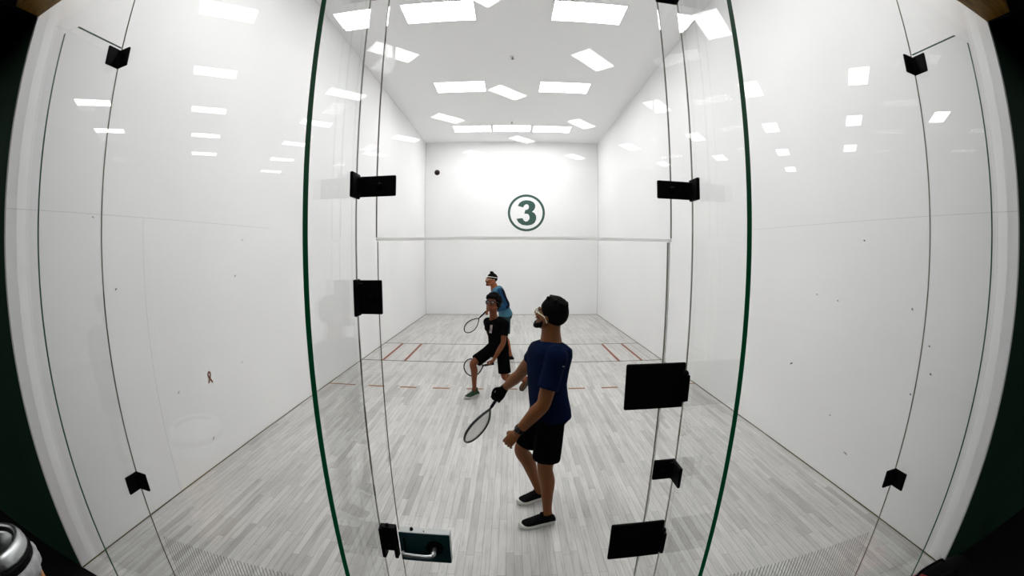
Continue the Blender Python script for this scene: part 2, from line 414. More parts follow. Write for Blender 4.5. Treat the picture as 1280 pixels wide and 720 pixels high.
obj('key_slot', B((lx0 + .018, lx0 + .024, ly - .004, ly - .002, .925, .995)), BLACK, lk, world=True)
m = bmesh.new(); tube(m, [(lx0 + .05, y0 - .02, lz1), (lx0 + .05, y0 - .02, lz1 + .006)], .007, 12); obj('screw', m, BLACK, lk, smooth=True, world=True)
m = bmesh.new(); tube(m, [(lx0 + .1, ly + .012, lz1 - .001), (lx0 + .1, ly + .012, lz1 + .001)], .0025, 8); obj('screw', m, BLACK, lk, world=True)

# ------------------------------------------------------------------ lobby in front of the glass
struct(obj('floor_lobby', B((-9, 9, -24, -D, -.1, -.004)), CARPET))
for s, nm in ((-1, 'wall_lobby_left'), (1, 'wall_lobby_right')):
    a, b = sorted((s * (W + .027), s * 9)); struct(obj(nm, B((a, b, -D, -D + .15, -.1, 3.715)), GREENWALL))
    a, b = sorted((s * (W + .027), s * 9)); struct(obj('beam_' + nm[5:], B((a, b, -D - .7, -D + .15, 3.715, 4.0)), DARK))
struct(obj('beam_door_side', B((-W + .0, W, -D - .19, -D, 3.715, 4.0)), WOOD))
struct(obj('wall_lobby_upper', B((-9, 9, -D, -D + .035, 4.0, 7.2)), DARK))
LZ = 7.06
struct(obj('ceiling_lobby', B((-16, 16, -32, -D + .03, LZ, LZ + .1)), DARK))
proto = None; sc_ = (LZ - 2.083) / 1.632
for i in range(-3, 9):
    for j in range(-5, 6):
        u = V((1.36 - .71 * i + .9 * j, -13.12 - .725 * i - .9 * j))
        if not (-5.3 < u.x < 5.2 and -17.4 < u.y < -12.4): continue
        x, y = -.027 + (u.x + .027) * sc_, -10.855 + (u.y + 10.855) * sc_
        if y > -D - .9: continue
        o = troffer('lobby_light', 1.19, .58, LOBBY_E) if proto is None else copy_tree(proto)
        proto = proto or o
        o.location = (x, y, LZ); o.rotation_euler = (0, 0, -PI / 4); tag(o, 'lobby ceiling light in a diagonal grid, mirrored in the glass wall', 'ceiling light', 'lobby lights mirrored in the glass')

# litter bin at the lower left
bn = tag(empty('litter_bin', (-2.30, -12.93, -.0)), 'litter bin with metal dome lid and white liner at lower left', 'bin')
m = bmesh.new(); lathe(m, [(.001, 0), (.185, 0), (.195, .02), (.2, .74), (.2, .76), (.001, .76)]); obj('body', m, noisy('bin_wood', (.42, .17, .03), (.55, .26, .06), 5, .5, .3, stretch=(6, 6, .5)), bn, smooth=False)
m = bmesh.new(); prof = [(.198, .745), (.213, .74), (.222, .76), (.224, .80), (.216, .825), (.2, .83), (.19, .80)]
seg = 60; rings = []
for r, z in prof: rings.append([V((r * (1 + .025 * math.sin(k * 1.9) * (r > .2)) * math.cos(2 * PI * k / seg), r * (1 + .025 * math.sin(k * 1.9) * (r > .2)) * math.sin(2 * PI * k / seg), z + .012 * math.sin(k * .8) * (z < .75))) for k in range(seg)])
loft(m, rings, caps=False); obj('liner', m, noisy('liner_white', (.36, .36, .37), (.50, .50, .52), 20, .5, .4), bn, smooth=True)
m = bmesh.new(); lathe(m, [(.12, .825), (.205, .825), (.208, .835), (.208, .862), (.2, .868), (.12, .868)]); obj('band', m, BLACK, bn)
m = bmesh.new(); lathe(m, [(.12, .86), (.198, .866), (.197, .885), (.190, .91), (.178, .93), (.162, .94), (.150, .935), (.145, .92), (.13, .9)]); obj('lid', m, STEEL, bn, smooth=True)
m = bmesh.new(); lathe(m, [(.001, .88), (.144, .88), (.148, .928), (.142, .930), (.134, .90), (.001, .892)]); obj('opening', m, BLACK, bn)

# gym bag at the lower right
bg = tag(empty('gym_bag', (2.60, -12.37, 0)), 'black gym bag with red end lying by the glass at lower right', 'bag')
CLOTH_B = mat('bag_black', (.0025, .0025, .003), .85, .08); CLOTH_R = mat('bag_red', (.28, .01, .015), .7, .2)
m = bmesh.new(); limb(m, [((-.25, 0, .12), .118), ((-.1, 0, .12), .12), ((.1, 0, .12), .12), ((.34, 0, .115), .105)], 24)
for v in m.verts: v.co.z = max(v.co.z, .004)
obj('body', m, CLOTH_B, bg, smooth=True)
m = bmesh.new(); limb(m, [((-.40, 0, .10), .068), ((-.36, 0, .112), .105), ((-.2, 0, .12), .124), ((-.12, 0, .12), .1255)], 24, re=True)
for v in m.verts: v.co.z = max(v.co.z, .003)
obj('end_panel', m, CLOTH_R, bg, smooth=True)
for y in (-.06, .06):
    m = bmesh.new(); limb(m, [((-.16, y, .225), .010), ((-.1, y, .26), .010), ((.1, y, .26), .010), ((.16, y, .225), .010)], 10); obj('strap', m, CLOTH_B, bg, smooth=True)

# small things on and in the court
rb = tag(bpy.data.objects.new('wall_ribbon', None), 'small brown looped ribbon stuck on the left wall', 'ribbon'); COL.objects.link(rb); rb.location = (-W, -10.305, .915)
m = bmesh.new(); limb(m, [((.002, .034, -.058), (.003, .009)), ((.003, .006, -.016), (.003, .009)), ((.002, -.018, .022), (.003, .009)), ((.002, -.012, .05), (.003, .009)), ((.002, .006, .056), (.003, .009)), ((.002, .018, .03), (.003, .009)), ((.004, .0, -.012), (.003, .009)), ((.004, -.026, -.05), (.003, .009))], 8, up=(1, 0, 0))
obj('loop', m, mat('ribbon_brown', (.16, .06, .025), .6, .3), rb)
SC = mat('scuff', (.13, .13, .12), .8, .1)
def scuff(s, y, z, l, h, a):
    m = bmesh.new(); tube(m, [(0, -l / 2 * math.cos(a), -l / 2 * math.sin(a)), (0, 0, .002), (0, l / 2 * math.cos(a), l / 2 * math.sin(a))], [(h * .3, .0008), (h / 2, .0008), (h * .25, .0008)], 8, up=(0, -math.sin(a), math.cos(a)))
    obj('scuff', m, SC, bpy.data.objects['wall_left' if s < 0 else 'wall_right'], loc=(s * (W - .0006), y, z))
for a in ((-1, -10.405, .289, .04, .013, .9), (-1, -11.30, 1.89, .022, .013, .8), (-1, -9.75, 1.90, .028, .014, .8), (-1, -8.2, 1.22, .05, .02, .5), (-1, -10.75, .90, .03, .009, .6), (-1, -9.75, .93, .02, .01, 0), (-1, -11.5, 2.43, .02, .008, -.5), (-1, -9.6, 2.3, .03, .008, .5),
          (1, -9.9, .96, .045, .02, -.5), (1, -11.35, 1.75, .02, .014, 1), (1, -11.55, 1.5, .016, .014, .4), (1, -11.6, 1.3, .02, .016, .4), (1, -11.45, 1.1, .016, .014, .4), (1, -10.8, 2.28, .02, .014, .4), (1, -10.2, 1.75, .02, .012, .4), (1, -10.5, 1.72, .02, .012, .4), (1, -10.9, .35, .05, .012, .2), (1, -10.6, .62, .02, .012, .2)): scuff(*a)
bl = bmesh.new(); ball(bl, (0, 0, 0), .0285, seg=32); bo = obj('racquetball', bl, mat('ball_rubber', (.02, .006, .009), .45, .4), smooth=True, loc=(-.79, -9.45, 2.944))
tag(bo, 'dark rubber racquetball in flight before the upper left front wall', 'ball')

# ------------------------------------------------------------------ people
def rotmat(f, up=(0, 0, 1)):
    f = V(f).normalized(); u = V(up); u = (u - f * u.dot(f)).normalized(); r = f.cross(u)
    return Matrix(((r.x, f.x, u.x), (r.y, f.y, u.y), (r.z, f.z, u.z)))          # local x right, y forward, z up

class Fr:
    """a local frame: maps (right, forward, up) to the world"""
    def __init__(s, c, f, up=(0, 0, 1), k=1): s.c = V(c); s.R = rotmat(f, up); s.k = k
    def __call__(s, x, y, z): return s.c + s.R @ V((x, y, z)) * s.k
    def ball(s, bm, p, r, seg=20): ball(bm, s(*p), tuple(a * s.k for a in (r if isinstance(r, tuple) else (r, r, r))), s.R.to_4x4(), seg)

def section(c, right, fw, a, b, n=28, p=2.4):
    out = []
    for k in range(n):
        t = 2 * PI * k / n; ct, st = math.cos(t), math.sin(t)
        out.append(c + right * (a * math.copysign(abs(ct) ** (2 / p), ct)) + fw * (b * math.copysign(abs(st) ** (2 / p), st)))
    return out

def hand(bm, wrist, d, pn, k, curl, thumb_side, spread=.1, thumb_curl=.5):
    """palm and five fingers; d: hand direction, pn: the way the palm faces, thumb_side +1/-1 along d x pn"""
    wrist = V(wrist); d = V(d).normalized(); pn = V(pn); pn = (pn - d * pn.dot(d)).normalized(); lat = d.cross(pn) * thumb_side
    g = lambda a, b, c: wrist + (d * a + lat * b + pn * c) * k
    limb(bm, [(g(-.02, 0, 0), (.022 * k, .028 * k)), (g(.02, 0, 0), (.018 * k, .034 * k)), (g(.06, 0, 0), (.016 * k, .041 * k)), (g(.092, -.002, 0), (.013 * k, .040 * k))], 16, up=pn)
    for i, (b, L, r) in enumerate(((.031, .072, .0088), (.0105, .080, .0090), (-.0105, .075, .0087), (-.031, .060, .0078))):
        p = g(.088, b, 0); a = 0; lf = spread * (b / .031); pts = [(g(.06, b * .9, 0), r * k), (p, r * k)]
        for seg_, cu in ((.45, .8), (.31, 1.1), (.24, .75)):
            a += curl * cu
            dr = (d * math.cos(a) + pn * math.sin(a) + lat * lf * math.cos(a)).normalized(); p = p + dr * (L * seg_ * k); pts.append((p, r * k * (.93 if seg_ < .4 else 1)))
        limb(bm, pts, 10, n=3)
    t0 = g(.025, .026, .006); t1 = g(.052, .050, .016); c = thumb_curl
    t2 = g(.078, .058 - .02 * c, .022 + .024 * c); t3 = g(.098, .058 - .045 * c, .026 + .036 * c)
    limb(bm, [(t0, .013 * k), (t1, .0115 * k), (t2, .0098 * k), (t3, .0082 * k)], 10, n=3)
    return g

def shoe(parent, heel, toe, up, mats, k=1.0, high=False, w=1.0):
    """a trainer: upper, sole, laces and collar, from heel to toe"""
    heel, toe = V(heel), V(toe); L = (toe - heel).length; f = Fr(heel, toe - heel, up)
    U = [(.0, .030, .06), (.03, .038, .098 if high else .085), (.075, .041, .105 if high else .088), (.12, .043, .090), (.165, .046, .072), (.21, .049, .056), (.245, .044, .047), (.272, .030, .038), (.284, .012, .028)]
    s = L / .284; m = bmesh.new(); rings = []
    for x, hw, h in U:
        ring = []
        for i in range(20):
            t = 2 * PI * i / 20; c_, s_ = math.cos(t), math.sin(t)
            ring.append(f(hw * w * math.copysign(abs(c_) ** .8, c_) * (1 if s_ < .2 else .82 + .18 * (1 - s_)), x * s, .016 + (h - .016) * (.5 + .5 * math.copysign(abs(s_) ** .8, s_))))
        rings.append(ring)
    loft(m, rings); ch = .125 if high else .098
    limb(m, [(f(0, .060 * s, .045), .040), (f(0, .064 * s, .08), .0425), (f(0, .067 * s, ch), .0405)], 18, re=False)
    limb(m, [(f(0, .10 * s, .085), (.012, .026)), (f(0, .098 * s, ch + .012), (.007, .022))], 12)
    sh = obj('shoe', m, mats[0], parent, smooth=True)
    m = bmesh.new()
    out = [(.0, .0), (.004, .024), (.03, .036), (.08, .036), (.13, .037), (.18, .046), (.22, .050), (.255, .043), (.278, .026), (.289, .0)]
    ol = [(y, x) for x, y in out] + [(-y, x) for x, y in out[-2:0:-1]]
    def lift(x): return .012 * max(0, (x - .22) / .07) ** 2
    rings = [[f(a * q * w, (b - .14) * q * s + .14 * s, z + lift(b)) for a, b in ol] for q, z in ((.94, .0), (1.0, .006), (1.02, .022), (.98, .033))]
    loft(m, rings); obj('sole', m, mats[1], sh, smooth=False, bevel=.002)
    m = bmesh.new()
    for x, z in ((.125, .088), (.145, .081), (.165, .073), (.185, .066)): tube(m, [f(-.022, x * s, z - .008), f(0, (x + .004) * s, z + .002), f(.022, x * s, z - .008)], .0032, 6)
    obj('laces', m, mats[2], sh)
    return sh

def racket(name, butt, axis, wide, label, cols, L=.56, k=1.0):
    """teardrop racquetball racket: frame, strings and grip; axis from butt to tip, wide across the strings"""
    t = tag(empty(name, butt), label, 'racket', 'rackets of the three players')
    a = V(axis).normalized(); b = V(wide); b = (b - a * b.dot(a)).normalized(); n = a.cross(b)
    hl = .19; fl_ = L - hl
    def at(u, v, w_=0): return (a * u + b * v + n * w_) * k
    def half(u):                                       # half width of the head at distance u past the throat
        s = min(max(u / fl_, 0), 1)
        return .130 * math.sqrt(max(0, 1 - ((s - .58) / .42) ** 2)) if s > .58 else .130 * math.sin(PI / 2 * s / .58) ** .85
    us = [fl_ * (1 - math.cos(PI * i / 36)) / 2 for i in range(37)]
    path = [(hl + u, half(u)) for u in us] + [(hl + u, -half(u)) for u in us[-2:0:-1]]
    m = bmesh.new(); F = []; N = len(path)
    for i in range(N):
        p = V(path[i]); q = V(path[(i + 1) % N]) - V(path[i - 1]); nn = V((q.y, -q.x)).normalized() if q.length else V((1, 0))
        ring = []
        for j in range(10):
            th = 2 * PI * j / 10; e = p + nn * (.0088 * math.cos(th)); ring.append(at(e.x, e.y, .0125 * math.sin(th)))
        F.append(ring)
    loft(m, F + [F[0]], caps=False); bmesh.ops.remove_doubles(m, verts=m.verts, dist=1e-5)
    tube(m, [at(hl - .035, 0), at(hl + .012, 0)], [.012 * k, .0115 * k], 12, up=n)
    obj('frame', m, cols[0], t, smooth=True)
    m = bmesh.new(); v = -.12
    while v < .121:
        inside = [u for u in [fl_ * i / 200 for i in range(201)] if half(u) > abs(v)]
        if len(inside) > 4: tube(m, [at(hl + inside[0], v), at(hl + inside[-1], v)], .0014 * k, 5, up=n, round_ends=False)
        v += .0125
    u = .03
    while u < fl_ - .005:
        h = half(u)
        if h > .01: tube(m, [at(hl + u, -h), at(hl + u, h)], .0014 * k, 5, up=n, round_ends=False)
        u += .0125
    obj('strings', m, cols[1], t)
    m = bmesh.new(); tube(m, [at(0, 0), at(.006, 0), at(.02, 0), at(hl - .03, 0)], [.0185 * k, .0185 * k, .016 * k, .0155 * k], 8, up=n, round_ends=False); obj('grip', m, cols[2], t)
    return t

def head_mesh(bm, h):
    h.ball(bm, (0, -.012, .035), (.074, .094, .082), 28)
    h.ball(bm, (0, .012, -.028), (.064, .080, .080), 24)
    h.ball(bm, (0, .045, -.07), (.046, .046, .045)); h.ball(bm, (0, .072, -.098), (.024, .022, .020))
    for s in (-1, 1):
        h.ball(bm, (s * .040, .066, -.028), (.022, .020, .018)); h.ball(bm, (s * .034, .079, .022), (.026, .012, .009))
        limb(bm, [(h(s * .045, .058, -.085), .018 * h.k), (h(s * .058, .01, -.062), .020 * h.k), (h(s * .062, -.012, -.03), .02 * h.k)], 10)
        h.ball(bm, (s * .079, -.012, -.012), (.010, .021, .033)); h.ball(bm, (s * .074, -.004, -.010), (.010, .014, .022))
        h.ball(bm, (s * .0115, .102, -.040), (.010, .011, .008))
    limb(bm, [(h(0, .084, .020), .009 * h.k), (h(0, .098, -.006), .0095 * h.k), (h(0, .112, -.033), .0125 * h.k), (h(0, .103, -.042), .010 * h.k)], 12)
    h.ball(bm, (0, .090, -.0645), (.022, .010, .0055)); h.ball(bm, (0, .088, -.0755), (.019, .010, .0065))

def eyes(h, parent, iris, white, brow):
    for s in (-1, 1):
        m = bmesh.new(); h.ball(m, (s * .032, .0755, .002), (.0125, .0110, .0075), 16); e = obj('eye', m, white, parent, smooth=True)
        m = bmesh.new(); h.ball(m, (s * .032, .0840, .002), (.0055, .0035, .0055), 12); obj('iris', m, iris, e, smooth=True)
        m = bmesh.new(); limb(m, [(h(s * .014, .0915, .022), .003 * h.k), (h(s * .034, .090, .029), .0042 * h.k), (h(s * .054, .077, .023), .0025 * h.k)], 8); obj('eyebrow', m, brow, parent, smooth=True)

def person(label, J, M, o):
    """J: joints in the world; M: materials; o: options. Returns the person's root and its head frame"""
    root = tag(empty('person', (J['pelvis'][0], J['pelvis'][1], 0)), label, 'person')
    g = {k: V(v) for k, v in J.items()}; k = o.get('k', 1)
    loc = root.location
    up = V((0, 0, 1))
    fp, fc = V(o['pelvis_f']).normalized(), V(o['chest_f']).normalized()
    sp = [g['pelvis'], g['pelvis'].lerp(g['chest'], .5) + V(o.get('bend', (0, 0, 0))), g['chest'], g['chest'].lerp(g['neck'], .62), g['neck']]
    def torso(bm, prof, e=0):
        """prof: list of (t along the spine 0..1, half width, half depth, forward shift)"""
        path = [V(p) for p in smooth_path([tuple(p) for p in sp], 10)]; rings = []
        for t, a, b, sh in prof:
            i = min(max(t, 0), 1) * (len(path) - 1); j = min(int(i), len(path) - 2); c = path[j].lerp(path[j + 1], i - j)
            if t < 0: c = path[0] + (path[0] - path[3]).normalized() * (-t * .5)
            tt = (path[min(j + 3, len(path) - 1)] - path[max(j - 3, 0)]).normalized()
            fw = fp.lerp(fc, min(max(t, 0), 1)); fw = (fw - tt * fw.dot(tt)).normalized(); ri = fw.cross(tt).normalized()
            rings.append(section(c + fw * sh, ri, fw, a * k + e, b * k + e))
        loft(bm, rings)
    TORSO = [(-.22, .06, .06, 0), (-.16, .135, .10, -.005), (0, .165, .112, -.012), (.18, .155, .105, -.006), (.36, .145, .10, .0), (.55, .163, .112, .002), (.74, .178, .118, 0), (.86, .165, .10, -.008), (.94, .115, .078, -.012), (1, .062, .060, -.01)]
    def arm(bm, s, e=0, upto=1.0, flare=0):
        k = o.get('k', 1) * o.get('arm', 1)
        sh, el, wr = g[s + 'sh'], g[s + 'el'], g[s + 'wr']
        inner = sh.lerp(g['chest'].lerp(g['neck'], .5), .45)
        pr = [(inner, .058 * k + e), (sh, .058 * k + e), (sh.lerp(el, .35), .050 * k + e), (sh.lerp(el, .7), .045 * k + e + flare)]
        if upto >= 1: pr += [(el, .040 * k), (el.lerp(wr, .28), .042 * k), (el.lerp(wr, .65), .034 * k), (wr, .026 * k)]
        else: pr = pr[:3] + [(sh.lerp(el, upto), .047 * k + e + flare)]
        limb(bm, pr, 16, re=upto >= 1)
    def leg(bm, s, e=0, upto=2.0, flare=0):
        hp, kn, an = g[s + 'hip'], g[s + 'kn'], g[s + 'an']; ax = (kn - hp).normalized()
        back = -fp
        pr = [(hp + up * .02, .082 * k + e), (hp.lerp(kn, .3), .086 * k + e), (hp.lerp(kn, .65), .071 * k + e)]
        if upto >= 2:
            d2 = (an - kn).normalized(); b2 = back - d2 * back.dot(d2)
            if b2.length > .05: b2.normalize()
            pr += [(kn, .056 * k), (kn.lerp(an, .28) + b2 * .012, .056 * k), (kn.lerp(an, .62) + b2 * .004, .042 * k), (kn.lerp(an, .9), .034 * k), (an, .036 * k)]
        else: pr = pr[:2] + [(hp.lerp(kn, upto), .078 * k + e + flare)]
        limb(bm, pr, 18, re=upto >= 2)
    # body
    bm = bmesh.new(); torso(bm, [(t, a - .012, b - .012, s) for t, a, b, s in TORSO]); nk = o.get('neck', 1) * k
    h = Fr(g['head'], o['head_f'], o.get('head_up', (0, 0, 1)), o.get('hk', 1))
    limb(bm, [(g['neck'] - up * .05, .074 * nk), (g['neck'].lerp(h(0, -.02, -.06), .5), .060 * nk), (h(0, -.018, -.05), .060 * nk), (h(0, -.015, 0), .052 * nk)], 16)
    head_mesh(bm, h)
    for s in 'LR':
        arm(bm, s); leg(bm, s)
        f = V(o[s + 'foot'][1]) - V(o[s + 'foot'][0]); a_ = V(o[s + 'foot'][0]); n_ = V(o.get(s + 'foot_up', (0, 0, 1)))
        limb(bm, [(g[s + 'an'], .036 * k), (a_ + f * .25 + n_ * .04, .032), (a_ + f * .6 + n_ * .034, .024), (a_ + f * .85 + n_ * .028, .018)], 12)
        hd = o[s + 'hand']
        if not hd.get('glove'): hand(bm, g[s + 'wr'], hd['d'], hd['pn'], hd.get('k', 1) * k, hd['curl'], hd['thumb'], hd.get('spread', .1), hd.get('tc', .5))
    bmesh.ops.translate(bm, verts=bm.verts, vec=-loc)
    body = link('body', fuse(bm, o.get('voxel', .0045), 3), M['skin'], root)
    # clothes
    def cloth(name, bm, m, vox=.007, it=6):
        bmesh.ops.translate(bm, verts=bm.verts, vec=-loc); return link(name, fuse(bm, vox, it), m, root)
    bm = bmesh.new(); lo = o.get('shirt_low', -.1); lw, lb = o.get('loose', (.160, 0))
    torso(bm, [(lo, .182, .130, -.010), (0, .182, .130, -.010)] + [(t, max(a + .006, lw), b + .006 + lb, s) for t, a, b, s in TORSO[3:-2]] + [(.95, .108, .078, -.010), (.985, .073, .068, -.008)], .004)
    for s in 'LR':
        if o.get('long_sleeves'):
            sh, el, wr = g[s + 'sh'], g[s + 'el'], g[s + 'wr']; inner = sh.lerp(g['chest'].lerp(g['neck'], .5), .45)
            for nm, off, sc2, mm in (('sleeve', V((0, 0, 0)), 1, M['sleeve']), ('sleeve_stripe', V((.014, -.004 if s == 'L' else .004, .004)), .86, M['trim'])):
                b2 = bmesh.new(); limb(b2, [(inner + off, .066 * k * sc2), (sh + off * 1.3, .069 * k * sc2), (sh.lerp(el, .5) + off, .060 * k * sc2), (el + off, .052 * k * sc2), (el.lerp(wr, .5) + off * .5, .047 * k * sc2), (el.lerp(wr, .88), .037 * k * sc2)], 16)
                bmesh.ops.translate(b2, verts=b2.verts, vec=-loc); link(nm, fuse(b2, .007, 5), mm, root)
        else: arm(bm, s, .012, o.get(s + 'sleeve', o.get('sleeve', .62)), .008)
    shirt = cloth('shirt', bm, M['shirt'], .007, 14)
    bm = bmesh.new(); torso(bm, [(-.24, .10, .09, -.005), (-.14, .160, .116, -.01), (0, .166, .114, -.012), (.10, .150, .100, -.01)], .003)
    for s in 'LR': leg(bm, s, .014, o.get('short', .86), o.get('flare', .010))
    shorts = cloth('shorts', bm, M['shorts'])
    for s in 'LR':
        a, b = o[s + 'foot']; sm = M[s + 'shoe']
        q = shoe(root, V(a) - loc, V(b) - loc, o.get(s + 'foot_up', (0, 0, 1)), sm, w=o.get('shoe_w', 1.05), high=o.get(s + 'high', False))
    for s in 'LR':
        hd = o[s + 'hand']
        if hd.get('glove'):
            bm = bmesh.new(); hand(bm, g[s + 'wr'], hd['d'], hd['pn'], hd.get('k', 1) * k, hd['curl'], hd['thumb'], hd.get('spread', .1), hd.get('tc', .5))
            w_ = g[s + 'wr']; e_ = (g[s + 'el'] - w_).normalized(); limb(bm, [(w_ + e_ * .05, .034 * k), (w_, .031 * k), (w_ - e_ * .03, .030 * k)], 16)
            bmesh.ops.translate(bm, verts=bm.verts, vec=-loc); link('glove', fuse(bm, .004, 2), M['glove'], root)
    eyes_h = Fr(h.c - loc, o['head_f'], o.get('head_up', (0, 0, 1)), h.k)
    eyes(eyes_h, root, M['iris'], M['eye'], M['hair'])
    return root, eyes_h, g, loc

def scalp(bm, h, grow, front=.045, nape=-.075, side=-.01, lift=0, seg=40):
    """hair cap: an enlarged skull, cut along the hairline"""
    vs = ball(bm, h(0, -.012, .035), tuple((a + grow) * h.k for a in (.074, .094, .082)), h.R.to_4x4(), seg)
    inv = h.R.transposed()
    for v in vs:
        p = (inv @ (v.co - h.c)) / h.k
        y = p.y
        line = front if y > .06 else (front + (side - front) * (.06 - y) / .06 if y > 0 else (side + (nape - side) * min(1, -y / .075)))
        if p.z < line: p = V((p.x * (.93 if p.z < line - .01 else 1), p.y * (.93 if p.z < line - .01 else 1), max(p.z, line - .018)))
        if lift and p.z > .05: p.z += lift * (p.z - .05) / .07
        v.co = h.c + h.R @ p * h.k
    return vs

SKIN1 = mat('skin_one', (.165, .054, .011), .55, .3); SKIN2 = mat('skin_two', (.15, .040, .011), .55, .3); SKIN3 = mat('skin_three', (.24, .070, .024), .55, .3)
HAIRM = mat('dark_hair', (.0025, .002, .0018), .8, .06); EYEW = mat('eye_white', (.5, .48, .45), .3, .5); IRIS = mat('eye_iris', (.012, .006, .003), .2, .6)
NAVY = noisy('navy_shirt', (.0006, .0038, .019), (.0012, .0072, .030), 3, .9, .04); BLK = mat('black_cloth', (.0014, .0014, .002), .9, .02); BLKT = mat('black_tee', (.0018, .0018, .002), .9, .02)
GREENSH = mat('dark_green_shorts', (.016, .035, .034), .9, .1)
SOLE = mat('white_sole', (.62, .62, .58), .6, .3); SOLEG = mat('grey_sole', (.40, .40, .38), .6, .3); SHOEB = mat('black_shoe', (.002, .002, .003), .8, .08); SHOEG = mat('green_shoe', (.014, .036, .016), .75, .2); LACE = mat('dark_lace', (.01, .01, .011), .8, .1); SOLED = mat('shoe_sole_worn', (.05, .035, .02), .7, .2); SHOEBR = mat('brown_shoe', (.035, .022, .012), .75, .15); LACEG = mat('green_lace', (.05, .09, .05), .8, .1)
GLOVE = mat('black_glove', (.0018, .0018, .002), .85, .06); FRAMEB = mat('racket_frame', (.006, .006, .008), .4, .35); STRING = mat('racket_string', (.48, .47, .43), .5, .4); GRIP = mat('racket_grip', (.006, .005, .012), .8, .15); STRINGW = mat('racket_string_white', (.7, .7, .68), .5, .4)
CREAM = mat('goggle_strap', (.72, .66, .50), .5, .4); LENS = glass('goggle_lens', (.9, .9, .9), .05); BAND = mat('white_band', (.75, .74, .72), .8, .1)

# the player nearest the glass, seen from his left, racket in his gloved right hand
p1, h1, g1, l1 = person('player in navy shirt and black shorts nearest the glass, back half turned, watching the ball', dict(
    pelvis=(.258, -10.685, .945), chest=(.243, -10.665, 1.245), neck=(.268, -10.645, 1.465), head=(.268, -10.628, 1.642),
    Lsh=(.288, -10.825, 1.385), Lel=(.196, -10.905, 1.075), Lwr=(.018, -10.85, .835), Rsh=(.196, -10.475, 1.345), Rel=(.045, -10.33, 1.105), Rwr=(-.078, -10.21, .945),
    Lhip=(.268, -10.775, .90), Lkn=(.232, -10.795, .505), Lan=(.262, -10.815, .095), Rhip=(.228, -10.60, .90), Rkn=(.062, -10.555, .535), Ran=(.218, -10.49, .10)),
    dict(skin=SKIN1, shirt=NAVY, shorts=BLK, Lshoe=(SHOEB, SOLE, LACE), Rshoe=(SHOEB, SOLE, LACE), glove=GLOVE, iris=IRIS, eye=EYEW, hair=HAIRM),
    dict(pelvis_f=(-.97, -.22, 0), chest_f=(-.91, -.38, 0), bend=(-.01, 0, 0), head_f=(-.77, .61, .36), hk=1.08, k=1.06, Lfoot=((.322, -10.80, 0), (.040, -10.872, 0)), Rfoot=((.280, -10.455, 0), (.030, -10.556, 0)),
         Lhand=dict(d=(-.62, .05, -.8), pn=(.35, .75, -.3), curl=.55, thumb=-1, tc=.7), Rhand=dict(d=(-.55, .2, -.81), pn=(-.3, -.85, 0), curl=1.05, thumb=1, tc=.9, glove=True, k=1.12), sleeve=.68, Rsleeve=.40, arm=1.14, neck=1.12, loose=(.175, .012), short=.80, shirt_low=-.12))
m = bmesh.new(); scalp(m, h1, .010, .05, -.092, .006, .022)
for i in range(60):
    a = random.uniform(-PI, PI); r = random.random() ** .5 * .062; h1.ball(m, (r * math.sin(a), -.01 + r * 1.2 * math.cos(a), .112 + .014 * math.cos(r * 20) + random.uniform(-.004, .006)), (.014, .018, .012), 8)
link('hair', fuse(m, .005, 9), HAIRM, p1)
m = bmesh.new()
for s in (-1, 1): limb(m, [(h1(s * .069, .004, -.030), .012), (h1(s * .067, .014, -.058), .019), (h1(s * .056, .045, -.080), .023), (h1(s * .030, .074, -.098), .023), (h1(0, .086, -.104), .022)], 10)
h1.ball(m, (0, .092, -.088), (.030, .014, .014)); h1.ball(m, (0, .102, -.056), (.026, .008, .006)); link('beard', fuse(m, .005, 3), HAIRM, p1)
def goggles(h, root, m_frame, lens, thick=.0035, wide=.0):
    g_ = tag(empty('goggles'), 'light framed goggles' if m_frame is CREAM else 'glasses'); g_.parent = root
    m = bmesh.new()
    for s in (-1, 1):
        pts = [h(s * (.034 + (.029 + wide) * math.cos(t)), .102 - .010 * abs(math.cos(t)) * (1 if math.cos(t) > 0 else .2), .002 + .021 * math.sin(t)) for t in [2 * PI * i / 18 for i in range(19)]]
        tube(m, pts, thick, 8, up=h.R @ V((0, 1, 0)), round_ends=False)
        limb(m, [(h(s * .062, .094, .006), thick), (h(s * .079, .06, .008), thick), (h(s * .084, .0, .004), thick), (h(s * .086, -.03, -.022), thick)], 8)
    tube(m, [h(-.006, .104, .006), h(0, .106, .008), h(.006, .104, .006)], thick, 8)
    obj('frame', m, m_frame, g_, smooth=True)
    m = bmesh.new()
    for s in (-1, 1):
        pts = [(h(s * (.034 + .027 * math.cos(t)), .102 - .010 * abs(math.cos(t)) * (1 if math.cos(t) > 0 else .2), .002 + .019 * math.sin(t))) for t in [2 * PI * i / 18 for i in range(18)]]
        prism(m, pts, .0015, h.R @ V((0, 1, 0)))
    obj('lens', m, lens, g_)
goggles(h1, p1, CREAM, LENS, .0042, .006)
w_ = g1['Lwr'] - l1; e_ = (g1['Lel'] - g1['Lwr']).normalized(); m = bmesh.new(); tube(m, [w_ + e_ * .018, w_ + e_ * .024, w_ + e_ * .05, w_ + e_ * .056], [.033, .040, .041, .034], 20, round_ends=False); wt = obj('watch', m, BLACK, p1, smooth=True)
m = bmesh.new(); c = w_ + e_ * .037 + V((-.022, -.034, .012)); ball(m, c, (.020, .016, .024)); obj('watch_face', m, FRAMEB, wt, smooth=True)
m = bmesh.new(); c = g1['Lsh'] - l1; box(m, c.x - .0, c.x + .045, c.y - .078, c.y - .074, c.z - .045, c.z - .039); obj('shirt_mark', m, mat('grey_mark', (.25, .27, .3), .6, .3), p1)
racket('racket', (-.112, -10.135, .875), (-.535, -.03, -.845), (.50, .78, -.31), 'black framed racket in the gloved hand of the navy shirted player', (FRAMEB, STRING, GRIP), .575)

